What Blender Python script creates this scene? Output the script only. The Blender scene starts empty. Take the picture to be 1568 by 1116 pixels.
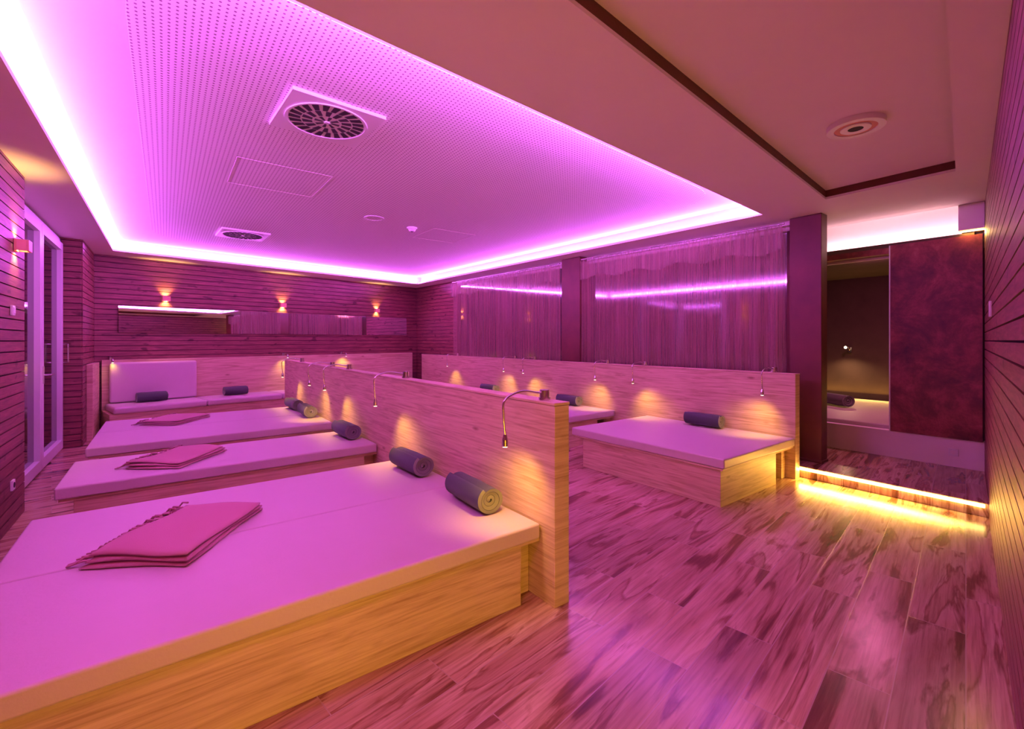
import bpy, bmesh, math, random
from mathutils import Vector, Matrix
random.seed(4)
S=bpy.context.scene
try:
    S.view_settings.view_transform='Standard'
    S.view_settings.look='None'
except Exception as e: print(e)
CH=2.93
# ------------------------------------------------------------ materials
class M:
    def __init__(s,name):
        s.m=bpy.data.materials.new(name); s.m.use_nodes=True
        s.t=s.m.node_tree; s.n=s.t.nodes; s.b=s.n['Principled BSDF']; s.out=s.n['Material Output']
    def new(s,typ,**k):
        n=s.n.new(typ)
        for a,v in k.items(): setattr(n,a,v)
        return n
    def link(s,a,b): s.t.links.new(a,b)
    def pos(s,scale=(1,1,1),rotz=0,loc=(0,0,0)):
        g=s.new('ShaderNodeNewGeometry'); m=s.new('ShaderNodeMapping')
        m.inputs['Scale'].default_value=scale; m.inputs['Rotation'].default_value=(0,0,rotz); m.inputs['Location'].default_value=loc
        s.link(g.outputs['Position'],m.inputs['Vector']); return m.outputs['Vector']
    def noise(s,vec,scale,detail=4,rough=.55,dist=0,w=None):
        n=s.new('ShaderNodeTexNoise')
        if w is not None:
            n.noise_dimensions='4D'; s.link(w,n.inputs['W'])
        s.link(vec,n.inputs['Vector']); n.inputs['Scale'].default_value=scale
        n.inputs['Detail'].default_value=detail; n.inputs['Roughness'].default_value=rough; n.inputs['Distortion'].default_value=dist
        return n.outputs['Fac']
    def ramp(s,fac,stops):
        r=s.new('ShaderNodeValToRGB'); e=r.color_ramp.elements
        while len(e)<len(stops): e.new(.5)
        for i,(p,c) in enumerate(stops):
            e[i].position=p; e[i].color=(*c,1)
        s.link(fac,r.inputs['Fac']); return r.outputs['Color']
    def mix(s,a,b,fac,mode='MIX'):
        n=s.new('ShaderNodeMix',data_type='RGBA',blend_type=mode)
        for sock,v in ((n.inputs[0],fac),(n.inputs[6],a),(n.inputs[7],b)):
            if hasattr(v,'links'): s.link(v,sock)
            else: sock.default_value=v if not isinstance(v,tuple) else (*v,1)
        return n.outputs[2]
    def math(s,op,a,b=0):
        n=s.new('ShaderNodeMath',operation=op)
        for i,v in enumerate((a,b)):
            if hasattr(v,'links'): s.link(v,n.inputs[i])
            else: n.inputs[i].default_value=v
        return n.outputs[0]
    def bump(s,h,strength=.3,dist=.01):
        n=s.new('ShaderNodeBump'); n.inputs['Strength'].default_value=strength; n.inputs['Distance'].default_value=dist
        s.link(h,n.inputs['Height']); s.link(n.outputs['Normal'],s.b.inputs['Normal'])
    def col(s,c):
        if hasattr(c,'links'): s.link(c,s.b.inputs['Base Color'])
        else: s.b.inputs['Base Color'].default_value=(*c,1)
        return s
    def set(s,**k):
        for a,v in k.items(): s.b.inputs[a.replace('_',' ')].default_value=v
        return s

def plain(name,c,rough=.6,var=.08,scale=6,metal=0,bump=0):
    m=M(name); f=m.noise(m.pos(),scale,3)
    m.col(m.mix(tuple(x*(1-var) for x in c),tuple(min(1,x*(1+var)) for x in c),f))
    m.set(Roughness=rough,Metallic=metal)
    if bump: m.bump(m.noise(m.pos(),bump,3),.25,.004)
    return m.m
def emis(name,c,st):
    m=M(name); m.col((0,0,0)); m.set(Emission_Color=(*c,1),Emission_Strength=st); return m.m

def oak():
    m=M('light_oak'); v=m.pos((1.6,1.6,48)); f=m.noise(v,1.5,7,.62,.4)
    f2=m.noise(m.pos((1.1,1.1,13),loc=(3,1,0)),1.3,4,.55,1.6)
    k=m.new('ShaderNodeTexVoronoi'); m.link(m.pos((1.6,1.6,5)),k.inputs['Vector']); k.inputs['Scale'].default_value=1.0
    c=m.ramp(f,[(.3,(.47,.34,.20)),(.5,(.64,.49,.30)),(.7,(.73,.59,.39))])
    c=m.mix(c,m.ramp(f2,[(.36,(.60,.50,.40)),(.48,(.9,.87,.82)),(.6,(1,1,1))]),.55,'MULTIPLY')
    c=m.mix(c,m.ramp(k.outputs['Distance'],[(.03,(.35,.22,.14)),(.09,(1,1,1))]),.7,'MULTIPLY')
    m.col(c); m.set(Roughness=.5); m.bump(f,.2,.003); return m.m
def siding():
    m=M('dark_red_cedar'); f=m.noise(m.pos((2,2,30)),1.5,6,.6,.5)
    k=m.noise(m.pos((5,5,11)),1.0,2,.5,0)
    c=m.ramp(f,[(.3,(.13,.038,.04)),(.55,(.24,.075,.07)),(.75,(.35,.125,.11))])
    c=m.mix(c,m.ramp(k,[(.28,(.3,.2,.2)),(.36,(1,1,1))]),.8,'MULTIPLY')
    m.col(c); m.set(Roughness=.5); m.bump(f,.3,.003); return m.m
def floor_mat():
    m=M('wood_look_tiles'); v=m.pos(rotz=-math.radians(8))
    b=m.new('ShaderNodeTexBrick'); b.offset=.37; b.offset_frequency=2
    m.link(v,b.inputs['Vector'])
    b.inputs['Color1'].default_value=(0,0,0,1); b.inputs['Color2'].default_value=(1,1,1,1); b.inputs['Mortar'].default_value=(.5,.5,.5,1)
    for k,x in (('Scale',1),('Mortar Size',.0024),('Mortar Smooth',.1),('Bias',0),('Brick Width',1.25),('Row Height',.225)): b.inputs[k].default_value=x
    sep=m.new('ShaderNodeSeparateColor'); m.link(b.outputs['Color'],sep.inputs[0])
    w=m.math('MULTIPLY',sep.outputs[0],37)
    mp=m.new('ShaderNodeMapping'); mp.inputs['Scale'].default_value=(.62,4.4,1); m.link(v,mp.inputs['Vector'])
    big=m.noise(mp.outputs[0],1.05,7,.50,1.4,w)
    mp2=m.new('ShaderNodeMapping'); mp2.inputs['Scale'].default_value=(1.6,44,1); m.link(v,mp2.inputs['Vector'])
    fine=m.noise(mp2.outputs[0],1.5,6,.65,.4,w)
    c=m.ramp(big,[(.28,(.12,.05,.03)),(.39,(.27,.12,.07)),(.43,(.52,.32,.21)),(.54,(.66,.46,.33)),(.575,(.30,.14,.085)),(.61,(.52,.31,.21)),(.75,(.64,.43,.30))])
    c=m.mix(c,m.ramp(fine,[(.34,(.50,.42,.38)),(.56,(1,1,1))]),.75,'MULTIPLY')
    c=m.mix(c,m.ramp(sep.outputs[0],[(0,(.62,.56,.54)),(.35,(.9,.86,.84)),(1,(1.0,1.0,1.0))]),1.0,'MULTIPLY')
    c=m.mix(c,(.46,.32,.26),b.outputs['Fac'])
    m.col(c); m.set(Roughness=.21); m.b.inputs['Specular IOR Level'].default_value=.5
    m.bump(m.math('SUBTRACT',1.0,b.outputs['Fac']),.3,.003); return m.m
def perf_mat():
    m=M('perforated_gypsum'); g=m.new('ShaderNodeNewGeometry'); s=m.new('ShaderNodeSeparateXYZ'); m.link(g.outputs['Position'],s.inputs[0])
    P=.032
    fx=m.math('SUBTRACT',m.math('FRACT',m.math('DIVIDE',s.outputs[0],P)),.5)
    fy=m.math('SUBTRACT',m.math('FRACT',m.math('DIVIDE',s.outputs[1],P)),.5)
    r=m.math('SQRT',m.math('ADD',m.math('MULTIPLY',fx,fx),m.math('MULTIPLY',fy,fy)))
    hole=m.math('LESS_THAN',r,.2)
    m.col(m.mix((.92,.88,.90),(.28,.16,.22),hole)); m.set(Roughness=.8); return m.m
def rust():
    m=M('rust_stucco'); f=m.noise(m.pos((1,1,1)),2.6,8,.72,.3)
    c=m.ramp(f,[(.32,(.05,.012,.015)),(.48,(.17,.03,.03)),(.6,(.31,.06,.06)),(.72,(.46,.16,.13))])
    m.col(c); m.set(Roughness=.5); m.bump(f,.3,.006); return m.m
def curtain_mat(name='sheer_curtain_cloth',lo=.34,hi=.60,base=(.66,.36,.32)):
    m=M(name); g=m.pos((1,1,.004))
    f=m.noise(g,60,4,.75); a=m.ramp(f,[(.34,(lo,)*3),(.66,(hi,)*3)])
    m.col(m.mix(tuple(x*.65 for x in base),base,m.noise(m.pos((1,1,.01)),14,3))); m.set(Roughness=.8)
    tr=m.new('ShaderNodeBsdfTransparent'); tl=m.new('ShaderNodeBsdfTranslucent'); tl.inputs[0].default_value=(*base,1)
    m1=m.new('ShaderNodeMixShader'); m1.inputs[0].default_value=.3; m.link(m.b.outputs[0],m1.inputs[1]); m.link(tl.outputs[0],m1.inputs[2])
    m2=m.new('ShaderNodeMixShader'); m.link(a,m2.inputs[0]); m.link(tr.outputs[0],m2.inputs[1]); m.link(m1.outputs[0],m2.inputs[2])
    m.link(m2.outputs[0],m.out.inputs[0]); return m.m
def fabric(name,c,sc=260,st=.15):
    m=M(name); f=m.noise(m.pos(),sc,2); g=m.noise(m.pos(),3,3)
    m.col(m.mix(tuple(x*.9 for x in c),c,g)); m.set(Roughness=.85); m.b.inputs['Sheen Weight'].default_value=.1
    m.bump(f,st,.002); return m.m

OAK=oak(); SID=siding(); FLO=floor_mat(); PERF=perf_mat(); RUST=rust(); CURT=curtain_mat(); VAL=curtain_mat('sheer_valance',.2,.5,(.80,.58,.50))
PAINT=plain('ceiling_paint',(.88,.82,.82),.8,.02)
BACK=plain('dark_batten',(.03,.012,.012),.9)
LEATHER=plain('mattress_vinyl',(.62,.52,.51),.45,.02,9,bump=60)
TOWEL=fabric('towel_dark',(.060,.070,.075),300,.5); TOWEL2=fabric('towel_grey',(.20,.20,.18),300,.5)
BLANK=fabric('wool_throw',(.52,.26,.27),220,.4)
STEEL=plain('brushed_steel',(.72,.70,.70),.22,.05,40,metal=1)
WHITE=plain('white_lacquer',(.85,.83,.85),.35,.02)
DARKM=plain('dark_slot',(.03,.02,.03),.7)
BRONZE=plain('bronze_column',(.13,.035,.02),.5,.35,5,bump=40)
NICHE=plain('niche_brown_plaster',(.10,.06,.045),.8,.3,4)
gl=M('dark_window_glass'); gl.col((.012,.006,.01)); gl.set(Roughness=.06); gl.b.inputs['Specular IOR Level'].default_value=1.0; gl.b.inputs['IOR'].default_value=2.4; GLASS=gl.m
mi=M('mirror_glass'); mi.col((.93,.93,.93)); mi.set(Metallic=1,Roughness=.01); MIR=mi.m
LEDV=emis('led_violet',(.80,.40,1),10); LEDY=emis('led_warm',(1,.66,.16),12); BULB=emis('bulb_warm',(1,.75,.4),14)
ORNG=plain('sconce_terracotta',(.75,.35,.25),.5,.05)

# ------------------------------------------------------------ builder
class B:
    def __init__(s,name): s.name=name; s.v=[]; s.f=[]; s.mi=[]; s.sm=[]; s.mats=[]
    def mat(s,m):
        if m not in s.mats: s.mats.append(m)
        return s.mats.index(m)
    def add(s,vs,fs,m,smooth=False):
        o=len(s.v); s.v+= [tuple(v) for v in vs]; k=s.mat(m)
        for f in fs: s.f.append([i+o for i in f]); s.mi.append(k); s.sm.append(smooth)
    def prism(s,pts,z0,z1,m):
        n=len(pts); vs=[(x,y,z0) for x,y in pts]+[(x,y,z1) for x,y in pts]
        s.add(vs,[list(range(n))[::-1],[n+i for i in range(n)]]+[[i,(i+1)%n,n+(i+1)%n,n+i] for i in range(n)],m)
    def box(s,x0,x1,y0,y1,z0,z1,m): s.prism([(x0,y0),(x1,y0),(x1,y1),(x0,y1)],z0,z1,m)
    def slab(s,p0,p1,off0,off1,z0,z1,m,lean=0):
        """box along p0->p1 ; off measured to the LEFT of the direction"""
        a=Vector(p0);b=Vector(p1);d=(b-a).normalized();n=Vector((-d.y,d.x))
        q=[a+n*off0,b+n*off0,b+n*off1,a+n*off1]
        if not lean: s.prism([tuple(x) for x in q],z0,z1,m); return
        vs=[(x.x,x.y,z0) for x in q]+[((x+n*lean).x,(x+n*lean).y,z1) for x in q]
        s.add(vs,[[3,2,1,0],[4,5,6,7]]+[[i,(i+1)%4,4+(i+1)%4,4+i] for i in range(4)],m)
    def cyl(s,c,r,h,m,axis=(0,0,1),r2=None,seg=24):
        r2=r if r2 is None else r2
        q=Vector((0,0,1)).rotation_difference(Vector(axis).normalized()); c=Vector(c); vs=[]
        for z,rr in ((0,r),(h,r2)):
            for i in range(seg):
                t=2*math.pi*i/seg; vs.append(c+q@Vector((rr*math.cos(t),rr*math.sin(t),z)))
        s.add(vs,[[i,(i+1)%seg,seg+(i+1)%seg,seg+i] for i in range(seg)],m,True)
        s.add(vs,[list(range(seg))[::-1],[seg+i for i in range(seg)]],m)
    def ring(s,c,r0,r1,h,m,seg=40):
        vs=[]
        for z in (0,-h):
            for rr in (r0,r1):
                for i in range(seg):
                    t=2*math.pi*i/seg; vs.append((c[0]+rr*math.cos(t),c[1]+rr*math.sin(t),c[2]+z))
        f=[]
        for i in range(seg):
            j=(i+1)%seg
            f+=[[2*seg+i,3*seg+i,3*seg+j,2*seg+j],[i,2*seg+i,2*seg+j,j],[seg+i,seg+j,3*seg+j,3*seg+i]]
        s.add(vs,f,m)
    def tube(s,pts,r,m,seg=10):
        pts=[Vector(p) for p in pts]; vs=[]; n=len(pts)
        for i,p in enumerate(pts):
            d=(pts[min(i+1,n-1)]-pts[max(i-1,0)]).normalized()
            up=Vector((0,0,1)) if abs(d.z)<.9 else Vector((0,1,0))
            a=d.cross(up).normalized(); b=d.cross(a)
            if i and a.dot(pa)<0: a=-a;b=-b
            pa=a
            rr=r if not callable(r) else r(i/(n-1))
            for k in range(seg):
                t=2*math.pi*k/seg; vs.append(p+a*rr*math.cos(t)+b*rr*math.sin(t))
        f=[[i*seg+k,i*seg+(k+1)%seg,(i+1)*seg+(k+1)%seg,(i+1)*seg+k] for i in range(n-1) for k in range(seg)]
        s.add(vs,f,m,True); s.add(vs,[list(range(seg)),[(n-1)*seg+k for k in range(seg)]],m)
    def done(s,bevel=0,segs=2,subs=0):
        me=bpy.data.meshes.new(s.name); 
        vs=[Vector(v) for v in s.v]
        c=Vector([(min(v[i] for v in vs)+max(v[i] for v in vs))/2 for i in range(3)]); c.z=min(v.z for v in vs)
        me.from_pydata([v-c for v in vs],[],s.f)
        for m in s.mats: me.materials.append(m)
        for p,k,sm in zip(me.polygons,s.mi,s.sm): p.material_index=k; p.use_smooth=sm
        bm=bmesh.new(); bm.from_mesh(me); bmesh.ops.recalc_face_normals(bm,faces=bm.faces); bm.to_mesh(me); bm.free()
        o=bpy.data.objects.new(s.name,me); o.location=c; S.collection.objects.link(o)
        if bevel:
            b=o.modifiers.new('b','BEVEL'); b.width=bevel; b.segments=segs; b.limit_method='ANGLE'; b.angle_limit=math.radians(50)
            for p in me.polygons: p.use_smooth=True
            w=o.modifiers.new('w','WEIGHTED_NORMAL'); w.keep_sharp=True
        return o

# ------------------------------------------------------------ lights
def aim(o,d,xdir=None):
    z=-Vector(d).normalized()
    x=Vector(xdir).normalized() if xdir else z.orthogonal().normalized()
    x=(x-z*x.dot(z)).normalized(); y=z.cross(x)
    m=Matrix((x,y,z)).transposed().to_4x4(); m.translation=o.location; o.matrix_world=m
def area(name,loc,d,sx,sy,col,w,xdir=None):
    l=bpy.data.lights.new(name,'AREA'); l.shape='RECTANGLE'; l.size=sx; l.size_y=sy; l.color=col; l.energy=w
    o=bpy.data.objects.new(name,l); o.location=loc; S.collection.objects.link(o); aim(o,d,xdir); return o
def strip(name,p0,p1,z,d,wid,col,wpm):
    a=Vector((*p0,z)); b=Vector((*p1,z)); L=(b-a).length
    return area(name,(a+b)/2,d,L,wid,col,wpm*L,b-a)
def spot(name,loc,d,col,w,ang=100,blend=.8,r=.015):
    l=bpy.data.lights.new(name,'SPOT'); l.color=col; l.energy=w; l.spot_size=math.radians(ang); l.spot_blend=blend; l.shadow_soft_size=r
    o=bpy.data.objects.new(name,l); o.location=loc; S.collection.objects.link(o); aim(o,d); return o

# ------------------------------------------------------------ shell
def rw(x): return -.158+.1405*x            # near (right hand) wall line
def bw(x): return 10.406+.217*x            # back wall line
def ww(y): return 5.95-(y-2.3)*.0484       # window wall line
BL=(-.95,bw(-.95)); BR=(ww(11.55),11.6)
f=B('floor'); f.prism([(-1.4,rw(-1.4)-.2),(9.9,rw(9.9)-.2),(9.9,3.9),(6.2,3.9),(5.9,12),(-1.4,10.6)],-.1,0,FLO); f.done()
p=B('floor_platform'); p.prism([(5.53,rw(5.53)),(6.85,rw(6.85)),(6.85,2.45),(5.56,2.45)],0.002,.12,FLO); p.done(.004)

def siding_wall(name,p0,p1,z0,z1,side=1,extra=None):
    b=B(name); b.slab(p0,p1,-side*.001,-side*.10,z0,z1,BACK)
    z=z0+.004; P=.088
    while z<z1-.01:
        b.slab(p0,p1,side*.0,side*.018,z,min(z+P-.010,z1),SID); z+=P
    if extra: extra(b)
    return b.done()
siding_wall('wall_right',(-1.0,rw(-1.0)),(6.83,rw(6.83)),0,CH)
siding_wall('wall_left',(-1.0,5.78),(-1.0,-.28),0,CH)
siding_wall('wall_back',(BR[0]-.01,bw(BR[0])-.02),(BL[0],BL[1]-.0),0,CH)
b=B('wall_left_pier')
for (q0,q1) in (((-.95,10.2),(-.95,8.87)),((-.95,8.87),(-1.3,8.87))):
    z=.004
    while z<CH-.01:
        b.slab(q0,q1,0,.018,z,min(z+.078,CH),SID); z+=.088
b.box(-1.3,-.951,8.871,10.2,0,CH,BACK); b.done()
b=B('wall_left_return'); b.box(-1.3,-1.02,5.70,5.78,0,CH,SID); b.done()
siding_wall('wall_window_side',(ww(9.56),9.56),(BR[0],11.58),0,CH)

# left glazed door
b=B('door_1'); X=-1.2
def fr(y0,y1,z0,z1,dx=.07,m=WHITE): b.box(X-.02,X-.02+dx,y0,y1,z0,z1,m)
fr(6.0,6.07,0,CH-.03); fr(8.76,8.84,0,CH-.03); fr(5.79,6.0,0,CH-.03,.05,SID)
for y0,y1 in ((6.07,7.40),(7.42,8.76)):
    fr(y0,y0+.09,.02,CH-.1,.10); fr(y1-.09,y1,.02,CH-.1,.10); fr(y0+.09,y1-.09,.02,.14,.10); fr(y0+.09,y1-.09,CH-.2,CH-.1,.10)
    b.box(X+.01,X+.03,y0+.09,y1-.09,.14,CH-.2,GLASS)
fr(6.0,8.84,CH-.1,CH-.03)
b.box(X+.08,X+.09,7.44,7.48,1.0,1.2,STEEL)
b.tube([(X+.09,7.46,1.1),(X+.14,7.46,1.1),(X+.15,7.5,1.1),(X+.15,7.6,1.1)],.009,STEEL)
b.tube([(X+.09,8.70,1.45),(X+.14,8.70,1.45),(X+.14,8.70,1.2),(X+.09,8.70,1.2)],.008,STEEL)
b.box(X-.09,X-.04,5.79,8.84,0,CH-.01,BACK); b.done(.004)

# window wall: glazing + pillar
b=B('window_1')
def win(y0,y1):
    b.slab((ww(y0),y0),(ww(y1),y1),-.06,-.04,.3,CH-.12,GLASS)
    b.slab((ww(y0),y0),(ww(y1),y1),-.16,-.07,0,CH,BACK)
    b.slab((ww(y0),y0),(ww(y1),y1),-.07,-.0,0,.3,WHITE)
    b.slab((ww(y0),y0),(ww(y1),y1),-.07,-.0,CH-.12,CH,PAINT)
win(2.32,5.5); win(5.95,9.56)
for y in (2.32,5.44,5.95,9.5): b.slab((ww(y),y),(ww(y+.06),y+.06),-.07,-.01,.3,CH-.12,BRONZE)
b.done()
b=B('pillar'); b.box(ww(5.7)-.16,ww(5.7)+.1,5.5,5.95,0,CH,BRONZE); b.done(.006)
b=B('column'); b.box(5.85,6.02,1.98,2.31,.12,CH,BRONZE); b.box(5.84,6.03,1.97,2.32,.12,.15,BRONZE); b.done(.006)

# curtains
def curtain(y0,y1,ph):
    b=B('sheer_curtain'); n=int((y1-y0)*60); rows=5; vs=[]
    for j in range(rows+1):
        z=.03+(CH-.10-.03)*j/rows; 
        for i in range(n+1):
            y=y0+(y1-y0)*i/n; a=.012+.008*math.sin(y*3.1+ph)
            dx=a*math.sin(y*2*math.pi/.19+1.1*math.sin(y*4+ph)+.1*math.sin(z*3))
            vs.append((ww(y)-.15+dx,y,z))
    fs=[[j*(n+1)+i,j*(n+1)+i+1,(j+1)*(n+1)+i+1,(j+1)*(n+1)+i] for j in range(rows) for i in range(n)]
    b.add(vs,fs,CURT,True)
    # gathered valance at the top
    vs=[]; rows=3
    for j in range(rows+1):
        z=CH-.38+.30*j/rows
        for i in range(n+1):
            y=y0+(y1-y0)*i/n
            vs.append((ww(y)-.20+.018*math.sin(y*2*math.pi/.17+ph+.7*math.sin(y*7))+.01*math.sin(y*23),y,z+(.03*math.sin(y*9+ph) if j==0 else 0)))
    b.add(vs,[[j*(n+1)+i,j*(n+1)+i+1,(j+1)*(n+1)+i+1,(j+1)*(n+1)+i] for j in range(rows) for i in range(n)],VAL,True)
    b.tube([(ww(y0)-.16,y0,CH-.06),(ww(y1)-.16,y1,CH-.06)],.012,STEEL)
    b.done()
curtain(2.34,5.48,0); curtain(5.98,9.5,1.3)

# ceiling with holes
def loop_fill(name,outer,holes,z,mat,extra=None):
    bm=bmesh.new(); ed=[]
    for lp in [outer]+holes:
        vs=[bm.verts.new((x,y,z)) for x,y in lp]
        for i in range(len(vs)): ed.append(bm.edges.new((vs[i],vs[(i+1)%len(vs)])))
    bmesh.ops.triangle_fill(bm,use_beauty=True,use_dissolve=False,edges=ed)
    bm.verts.index_update(); b=B(name)
    b.add([v.co for v in bm.verts],[[v.index for v in f.verts] for f in bm.faces],mat); bm.free()
    if extra: extra(b)
    return b.done()
def inset(poly,d):   # CCW polygon, positive = inward
    out=[]; n=len(poly)
    for i in range(n):
        p0,p1,p2=Vector(poly[i-1]),Vector(poly[i]),Vector(poly[(i+1)%n])
        d1=(p1-p0).normalized(); d2=(p2-p1).normalized(); n1=Vector((-d1.y,d1.x)); n2=Vector((-d2.y,d2.x))
        k=(n1+n2).normalized(); out.append(tuple(p1+k*d/max(.2,k.dot(n1))))
    return out
def rounded(poly,r,seg=10):
    out=[]; n=len(poly)
    for i in range(n):
        p0,p1,p2=Vector(poly[i-1]),Vector(poly[i]),Vector(poly[(i+1)%n])
        a=p1+(p0-p1).normalized()*r; c=p1+(p2-p1).normalized()*r
        for k in range(seg+1):
            t=k/seg; out.append(tuple(a*(1-t)**2+p1*2*t*(1-t)+c*t*t))
    return out
COVE=[(-.66,2.01),(5.42,2.42),(5.12,10.72),(-.66,9.66)]
TRAY=[(.9,.185),(5.32,.81),(5.34,1.77),(.9,1.345)]
OUT=[(-1.35,-.40),(6.70,rw(6.7)-.05),(6.70,2.55),(6.12,2.55),(5.65,11.8),(-1.35,10.3)]
def quads(b,poly,z0,z1,m):
    n=len(poly)
    for i in range(n):
        a=poly[i]; c=poly[(i+1)%n]
        b.add([(a[0],a[1],z0),(c[0],c[1],z0),(c[0],c[1],z1),(a[0],a[1],z1)],[[0,1,2,3]],m)
CO=inset(COVE,-.18); RZ=3.13
def ext(b):
    quads(b,COVE,CH,CH+.03,PAINT); quads(b,CO,CH+.031,RZ,PAINT)
    for i in range(4):
        j=(i+1)%4
        b.add([(*COVE[i],CH+.03),(*COVE[j],CH+.03),(*CO[j],CH+.031),(*CO[i],CH+.031)],[[0,1,2,3]],PAINT)
    b.prism(inset(COVE,-.23),RZ,RZ+.1,PAINT)
    quads(b,TRAY,CH,CH+.022,WHITE); quads(b,TRAY,CH+.022,CH+.09,BRONZE); b.prism(inset(TRAY,-.02),CH+.09,CH+.2,PAINT)
loop_fill('ceiling',OUT,[COVE,TRAY],CH,PAINT,ext)
b=B('ceiling_perforated_panel'); b.prism(rounded(inset(COVE,.11),.30),RZ-.035,RZ-.002,PAINT)
b.prism(rounded([(-.15,2.30),(4.98,2.66),(4.72,10.1),(-.15,8.9)],.6),RZ-.037,RZ-.033,PERF); b.done()
b=B('trim_led_cove')
for i in range(4):
    a,c=Vector(COVE[i]),Vector(COVE[(i+1)%4]); b.slab(a,c,-.14,-.125,CH+.034,CH+.042,LEDV)
b.done()
VIO=(.70,.115,1.0)
for i in range(4):
    a,c=Vector(COVE[i]),Vector(COVE[(i+1)%4]); d=(c-a).normalized(); n=Vector((-d.y,d.x))
    strip('cove_led_light',tuple(a-n*.12),tuple(c-n*.12),CH+.06,(n.x*1,n.y*1,.26),.04,VIO,26)

# niche & cove above the red panel
NX=6.85
b=B('wall_niche'); 
b.box(NX,NX+.1,rw(NX)+.0,2.6,.12,.43,PAINT)
b.box(NX+.16,NX+.22,.7,2.7,2.5,3.2,PAINT); b.box(NX,NX+.22,1.6,2.7,2.53,2.60,RUST)
b.box(6.02,NX+.05,2.42,2.5,0,CH+.2,NICHE)
b.box(NX-.15,NX+.16,rw(NX),1.0,2.66,3.06,PAINT)
b.box(6.66,NX+.22,.7,2.6,3.06,3.16,PAINT)
b.box(6.69,6.71,.7,2.6,CH,3.06,PAINT); b.done()
b=B('red_wall_panel'); b.box(NX-.02,NX+.05,rw(NX)+.03,1.60,.43,2.62,RUST); b.box(NX-.025,NX+.055,1.60,1.612,.43,2.62,WHITE); b.done()
b=B('wall_niche_interior')
b.box(9.75,9.81,.9,3.7,.1,2.6,NICHE); b.box(NX+.1,9.75,3.6,3.66,.1,2.6,NICHE); b.box(NX+.1,9.75,1.0,1.06,.1,2.6,NICHE); b.box(NX,9.81,.9,3.7,2.6,2.65,NICHE); b.done()
b=B('niche_lounger'); b.box(NX+.13,9.7,1.1,3.55,.12,.38,OAK); b.box(NX+.105,9.65,1.12,3.5,.38,.48,LEATHER); b.done(.02,3)
b=B('wall_outlet'); yo=1.06; b.box(NX-.012,NX-.001,yo-.04,yo+.04,.24,.32,WHITE); b.cyl((NX-.012,yo,.28),.022,.003,PAINT,(-1,0,0)); b.done(.002)
strip('niche_cove_light',(NX+.1,1.02),(NX+.1,2.5),2.66,(.0,0,1),.05,(1,.50,.58),4.5)
strip('niche_cove_light',(NX-.02,.82),(NX-.02,1.0),2.64,(-1,0,.3),.05,(1,.6,.15),14)
b=B('trim_led_step'); b.prism([(5.505,.66),(5.525,.66),(5.55,2.1),(5.53,2.1)],.085,.112,LEDY); b.done()
strip('step_led_light',(5.50,.66),(5.525,2.1),.095,(-1,0,-.35),.03,(1,.50,.07),13)
# LED run at the foot of the right wall (out of frame), glow on the bed front
strip('wall_led_light',(.0,rw(0)+.04),(2.4,rw(2.4)+.04),.25,(0,1,.1),.1,(1,.50,.02),15)

# ------------------------------------------------------------ back wall items
dB=Vector((1,.217)).normalized(); nB=Vector((dB.y,-dB.x))
def onback(x,off): q=Vector((x,bw(x)))+nB*off; return q
b=B('wall_mirror'); xs=[-.64,1.2,2.55,3.3,5.15]
for (a,c),ln in zip(zip(xs[:-1],xs[1:]),(.0115,.004,.003,.003)):
    b.slab((a,bw(a)),(c-.006,bw(c-.006)),-.060,-.045,1.63,2.09,MIR,lean=ln)
b.done()
def sconce(x,y,z,nx,ny):
    b=B('wall_sconce'); n=Vector((nx,ny,0)).normalized(); t=Vector((-n.y,n.x,0)); c=Vector((x,y,0))
    def bx(o0,o1,t0,t1,z0,z1,m): b.prism([tuple((c+n*o0+t*t0).xy),tuple((c+n*o1+t*t0).xy),tuple((c+n*o1+t*t1).xy),tuple((c+n*o0+t*t1).xy)],z0,z1,m)
    bx(.02,.035,-.045,.045,z-.05,z+.05,ORNG); bx(.095,.11,-.06,.06,z-.045,z+.045,ORNG)
    bx(.035,.095,-.06,-.048,z-.045,z+.045,ORNG); bx(.035,.095,.048,.06,z-.045,z+.045,ORNG); bx(.04,.09,-.03,.03,z-.01,z+.01,BULB)
    b.done(.002)
    q=c+n*.065
    for s in (1,-1): spot('sconce_light',(q.x,q.y,z+s*.02),(-n.x*.35,-n.y*.35,s),(1,.50,.13),30,100,1,.02)
for x in (0,2.0,4.25):
    q=onback(x,0); sconce(q.x,q.y,2.25,nB.x,nB.y)
sconce(-1.0,5.45,2.28,1,0)
b=B('light_switch'); b.box(-.98,-.965,5.30,5.38,1.70,1.78,WHITE); b.box(-.966,-.960,5.315,5.365,1.715,1.765,WHITE); b.done(.002)
b=B('wall_outlet'); b.box(-.98,-.965,5.30,5.38,.30,.38,WHITE); b.cyl((-.965,5.34,.34),.022,.003,DARKM,(1,0,0)); b.done(.002)
b=B('light_switch'); xq=5.0; b.slab((xq,rw(xq)),(xq+.08,rw(xq+.08)),.018,.032,1.68,1.80,WHITE); b.done(.002)

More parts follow.
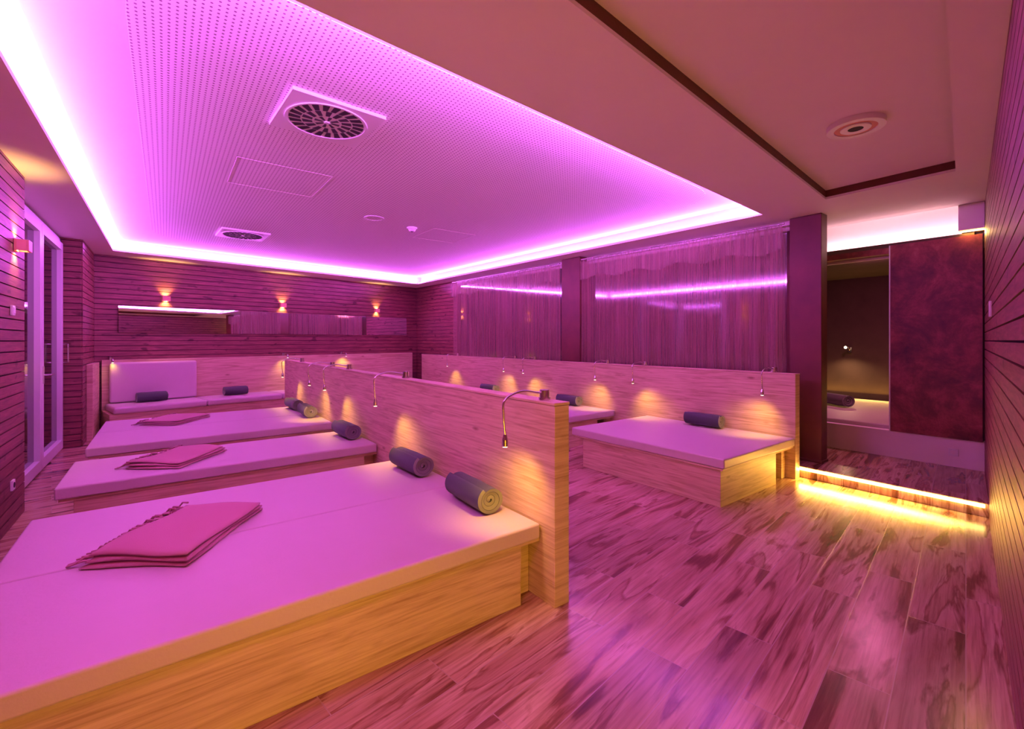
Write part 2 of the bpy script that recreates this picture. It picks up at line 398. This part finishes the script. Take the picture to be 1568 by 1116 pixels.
# back bench
b=B('back_bench')
def bb(x0,x1,o0,o1,z0,z1,m):
    P=[onback(x0,o0),onback(x0,o1),onback(x1,o1),onback(x1,o0)]; b.prism([tuple(q) for q in P],z0,z1,m)
bb(-.86,5.28,.03,.13,0,1.17,OAK); bb(-.86,5.2,.13,.82,0,.34,OAK)
xs=[-.83,.42,1.67,2.95,4.2,5.15]
b.prism([(-.93,9.22),(-.86,9.22),(-.86,10.1),(-.93,10.1)],0,1.14,OAK)
b.done(.004)
b=B('bench_cushions')
for a,c in zip(xs[:-1],xs[1:]): bb(a+.005,c-.005,.14,.87,.342,.45,LEATHER)
bb(-.78,.42,.14,.25,.46,1.13,LEATHER)
b.done(.035,4)

# ------------------------------------------------------------ beds
def bed(name,x0,x1,ys,head):
    y0=ys[0][0]; y1=ys[-1][1]
    b=B(name)
    if head=='L': # head at x1
        b.box(x0+.10,x1-.13,y0+.03,y1-.10,0,.34,OAK); b.box(x1-.13,x1-.002,y0+.12,y1-.1,0,.34,OAK); b.box(x0+.02,x1-.002,y0+.02,y1-.02,.335,.355,OAK)
    else:
        b.box(x0+.03,x1-.35,y0+.05,y1-.16,0,.34,OAK); b.box(x1-.10,x1-.002,y0+.10,y0+.16,0,.335,OAK); b.box(x0+.01,x1-.002,y0+.02,y1-.02,.335,.355,OAK)
    b.done(.003)
    m=B('mattress')
    for a,c in ys: m.box(x0,x1-.01,a+.001,c-.001,.357,.445,LEATHER)
    m.done(.014,4)
PX=1.735
bed('lounge_bed',-.63,PX,[(2.0,2.92),(2.92,3.85)],'L')
bed('lounge_bed',-.63,PX,[(4.55,5.47)],'L')
bed('lounge_bed',-.62,PX,[(6.05,7.0),(7.0,7.95)],'L')
RX=5.42
bed('lounge_bed',3.93,RX,[(2.08,3.98)],'R')
bed('lounge_bed',3.93,RX,[(4.55,6.4)],'R')
bed('lounge_bed',3.93,RX,[(6.95,8.8)],'R')
b=B('headboard_partition'); b.box(PX,PX+.11,1.89,9.13,0,1.13,OAK); b.box(PX-.004,PX+.114,1.888,9.135,1.132,1.148,OAK); b.done(.003)
b=B('headboard_partition'); b.box(RX,RX+.11,2.08,11.1,0,1.12,OAK); b.box(RX-.004,RX+.114,2.078,11.1,1.122,1.138,OAK); b.done(.003)

# ------------------------------------------------------------ reading lamps
def lamp(x,y,z,dx,dy,reach=.29,drop=.22,light=1.0,dirv=None):
    b=B('reading_lamp'); d=Vector((dx,dy,0)).normalized(); p=Vector((x,y,z))
    b.cyl(p,.036,.012,STEEL); b.cyl(p+Vector((0,0,.012)),.030,.045,STEEL)
    P=[]; p0=p+Vector((0,0,.04))
    A=[p0,p0+d*.06+Vector((0,0,.005)),p0+d*reach*.6+Vector((0,0,.02)),p0+d*(reach)+Vector((0,0,-.02)),p0+d*(reach+.01)+Vector((0,0,-drop*.5)),p0+d*reach+Vector((0,0,-drop))]
    n=len(A)
    for i in range(n-1):
        q0,q1,q2,q3=A[max(i-1,0)],A[i],A[i+1],A[min(i+2,n-1)]
        for k in range(6):
            t=k/6; P.append(.5*((2*q1)+(q2-q0)*t+(2*q0-5*q1+4*q2-q3)*t*t+(3*q1-q0-3*q2+q3)*t**3))
    P.append(A[-1]); b.tube(P,.0065,STEEL,8)
    h=A[-1]; b.cyl(h+Vector((0,0,.008)),.010,-.03,STEEL,r2=.017,seg=16); b.cyl(h+Vector((0,0,-.022)),.017,-.035,STEEL,r2=.018,seg=16); b.cyl(h+Vector((0,0,-.0575)),.014,-.002,BULB,seg=16)
    b.done()
    if light: spot('reading_light',tuple(h+Vector((0,0,-.065))),dirv or (-dx*.55,-dy*.55,-1),(1,.54,.05),15*light,112,1.0,.04)
for y,dy in ((2.04,.42),(4.0,-.42),(5.64,-.45),(6.35,.45),(8.05,-.45)): lamp(PX+.055,y,1.15,-1,0,dirv=(.32,dy,-1))
for y,dy in ((2.32,.45),(4.05,-.3),(4.75,.45),(6.5,-.3),(7.1,.45),(9.3,0)): lamp(RX+.055,y,1.14,-1,0,dirv=(.32,dy,-1))
for x,lv in ((-.75,.12),(2.0,.6),(3.3,.6)):
    q=onback(x,.08); lamp(q.x,q.y,1.17,nB.x,nB.y,.22,.02,lv)

# ------------------------------------------------------------ rolled towels
def towel(x,y,z,ang,L=.44,R=.095,mt=TOWEL):
    b=B('rolled_towel'); n=110; turns=3.3; T=.021; a=Vector((math.cos(ang),math.sin(ang),0)); s=Vector((-a.y,a.x,0)); c=Vector((x,y,z+R-.006))
    inn=[];out=[]
    for i in range(n+1):
        t=i/n; th=turns*2*math.pi*t-.9; r=.018+(R-.018)*t
        for arr,rr in ((inn,r-T),(out,r)):
            rr=max(rr,.002); arr.append((rr*math.cos(th),rr*math.sin(th)))
    K=6; vs=[]
    for k in range(K+1):
        u=-L/2+L*k/K; bulge=1-.05*abs(2*k/K-1)**3+.015*math.sin(k*2.1+x)
        for arr in (inn,out):
            for (p,q) in arr: vs.append(c+a*(u+.010*math.sin(6*math.hypot(p,q)/R))+s*p*bulge*1.05+Vector((0,0,q*bulge*.96)))
    W=2*(n+1); fi=[];fc=[]
    for k in range(K):
        for i in range(n):
            o=k*W; fi.append([o+i,o+i+1,o+W+i+1,o+W+i]); o+=n+1; fc.append([o+i,o+i+1,o+W+i+1,o+W+i])
        o=k*W; fc.append([o+n,o+2*n+1,o+W+2*n+1,o+W+n])
    b.add(vs,fc,mt,True); b.add(vs,fi,mt,True)
    caps=[]
    for k in (0,K):
        o=k*W
        for i in range(n): caps.append([o+i,o+i+1,o+n+2+i,o+n+1+i])
    b.add(vs,caps,TOWEL2); 
    return b.done()
for (x,y,a) in ((1.58,2.5,1.52),(1.58,3.43,1.6),(1.58,5.08,1.6),(1.58,6.8,1.55),(1.58,7.62,1.6),(5.27,3.05,1.62),(5.27,5.4,1.6),(5.27,7.7,1.6)):
    towel(x,y,.445,a)
towel(-.17,9.98,.45,.22,.42); towel(1.09,10.22,.45,.22,.4); towel(8.35,2.62,.48,1.0,.46,.11,TOWEL2)

# ------------------------------------------------------------ throws
def throw(cx,cy,z,ang,L=.80,W=.50):
    b=B('folded_throw'); nx,ny=22,16; ca,sa=math.cos(ang),math.sin(ang); ph=cx*7+cy
    def P(u,v,zz): return (cx+u*ca-v*sa,cy+u*sa+v*ca,zz)
    for k in range(3):
        t=.021; z0=z+k*t; ins=.010*k; vs=[]
        for face in (0,1):
            for j in range(ny+1):
                for i in range(nx+1):
                    u=(-W/2+ins*.6+(W-ins)*j/ny); v=-L/2+ins+(L-2*ins)*i/nx
                    u+=.012*math.sin(v*9+ph+k)*(1 if k else .6); v+=.010*math.sin(u*11+ph*2+k)
                    e=min(j,ny-j,i,nx-i); ed=[.55,.12,.02][e] if e<3 else 0
                    wv=.007*math.sin(v*8+u*5+ph)+.006*math.sin(u*13-v*4+k)
                    zz=(z0+t+wv*(k+1)/3-ed*t*.9) if face else (z0+ed*t*.4+wv*k/3)
                    vs.append(P(u,v,max(zz,z)))
        N=(nx+1)*(ny+1); fs=[]
        for j in range(ny):
            for i in range(nx):
                a=j*(nx+1)+i; fs+= [[a,a+1,a+nx+2,a+nx+1],[N+a,N+a+nx+1,N+a+nx+2,N+a+1]]
        rim=[j for j in range(nx+1)]+[j*(nx+1)+nx for j in range(1,ny+1)]+[ny*(nx+1)+i for i in range(nx-1,-1,-1)]+[j*(nx+1) for j in range(ny-1,0,-1)]
        for q in range(len(rim)): a,c=rim[q],rim[(q+1)%len(rim)]; fs.append([a,c,N+c,N+a])
        b.add(vs,fs,BLANK,True)
    for k in range(48):
        v=-L/2+.01+(L-.02)*(k+.5)/48; zz=z+random.choice((.03,.045,.058)); l=.075+.03*random.random(); w=random.uniform(-.02,.02)
        u=-W/2+.010*math.sin(v*9+ph)
        b.tube([P(u+.03,v,zz),P(u-.005,v+w*.3,zz),P(u-.04,v+w*.7,z+.018),P(u-l,v+w,z+.005)],lambda t:.0062-.002*t,BLANK,5)
    b.done()
throw(.085,3.04,.446,-.60,.72,.47)
throw(.10,5.0,.446,-.64,.62,.44)
throw(.12,7.40,.446,-.64,.66,.46)

# ------------------------------------------------------------ ceiling fixtures
def diffuser(x,y,z,R=.26,rot=0):
    b=B('ceiling_diffuser'); H=.31; t=Matrix.Rotation(rot,2)
    b.prism([tuple(Vector((x,y))+t@Vector(q)) for q in ((-H,-H),(H,-H),(H,H),(-H,H))],z-.022,z,WHITE)
    zz=z-.0235
    for r0,r1,n,off in ((.10,.165,14,0),(.175,.25,22,.1)):
        for i in range(n):
            a=2*math.pi*i/n+off; w=.013 if r1<.2 else .015; sk=.35
            def q(r,w_): 
                A=a+sk*(r-r0)*2; return (x+r*math.cos(A)-w_*math.sin(A),y+r*math.sin(A)+w_*math.cos(A))
            b.prism([q(r0,-w),q(r1,-w*1.5),q(r1,w*1.5),q(r0,w)],zz-.002,zz+.001,DARKM)
    for i in range(8):
        a=2*math.pi*i/8; b.prism([(x+r*math.cos(a+o),y+r*math.sin(a+o)) for r,o in ((.03,-.2),(.085,-.14),(.085,.14),(.03,.2))],zz-.002,zz+.001,DARKM)
    b.ring((x,y,z-.022),.262,.275,.006,WHITE); b.cyl((x,y,z-.030),.018,.01,WHITE)
    b.done()
PZ=RZ-.037
diffuser(.93,3.43,PZ,rot=.05); diffuser(.93,7.90,PZ,rot=.05)
b=B('smoke_detector'); b.cyl((2.78,6.0,PZ-.02),.07,.02,WHITE); b.cyl((2.78,6.0,PZ-.055),.035,.035,WHITE,r2=.055); b.cyl((2.78,6.0,PZ-.062),.012,.008,DARKM); b.done()
b=B('ceiling_speaker'); b.ring((2.17,5.83,PZ),.10,.125,.006,WHITE); b.cyl((2.17,5.83,PZ-.003),.10,.003,PERF); b.done()
for x,y,r in ((.9,5.0,.4),(3.4,6.2,.35)):
    b=B('access_hatch')
    for a in (0,1): 
        for s in (-r,r):
            if a: b.box(x-r,x+r,y+s-.003,y+s+.003,PZ-.002,PZ,PAINT)
            else: b.box(x+s-.003,x+s+.003,y-r,y+r,PZ-.002,PZ,PAINT)
    b.done()
b=B('ceiling_lamp'); c=(3.87,1.10,CH+.09); b.ring(c,.125,.17,.035,WHITE); b.cyl((c[0],c[1],c[2]-.028),.125,.028,ORNG); b.ring((c[0],c[1],c[2]-.02),.045,.09,.016,WHITE); b.cyl((c[0],c[1],c[2]-.034),.045,.01,DARKM); b.done(.003)

# niche reading lamp
b=B('reading_lamp'); ly=2.85; b.box(9.70,9.74,ly-.03,ly+.03,1.28,1.38,STEEL); b.tube([(9.70,ly,1.33),(9.65,ly,1.38),(9.56,ly,1.39)],.007,STEEL); b.cyl((9.56,ly,1.39),.02,.05,STEEL,(-1,0,-.3)); b.cyl((9.51,ly,1.375),.022,.004,BULB,(-1,0,-.3)); b.done()
spot('reading_light',(9.49,ly,1.36),(-.2,0,-1),(1,.6,.3),25,140)
strip('niche_strip_light',(9.68,1.2),(9.68,3.4),.52,(-.7,0,1),.03,(1,.55,.1),5)
area('niche_ceiling_light',(7.7,2.0,2.58),(.2,0,-1),.4,.4,(1,.2,.5),28)

# added pink fill lights, out of view, in the entrance zone (above / beside the camera)
area('entrance_fill_light',(.25,.9,CH-.03),(.25,.15,-1),.5,.5,(1,.17,.34),24)
area('entrance_fill_light',(-.5,.6,CH-.03),(0,0,-1),.3,.3,(1,.14,.5),11)
wld=bpy.data.worlds.new('w'); S.world=wld; wld.use_nodes=True
wld.node_tree.nodes['Background'].inputs[0].default_value=(.5,.1,.35,1); wld.node_tree.nodes['Background'].inputs[1].default_value=.05

# ------------------------------------------------------------ camera
c=bpy.data.cameras.new('camera'); co=bpy.data.objects.new('camera',c); S.collection.objects.link(co); S.camera=co
c.sensor_width=36; c.lens=16.07; c.shift_y=-.0236; c.clip_start=.02
co.location=(0,0,1.5); co.rotation_euler=(math.pi/2,0,-math.radians(37.2))
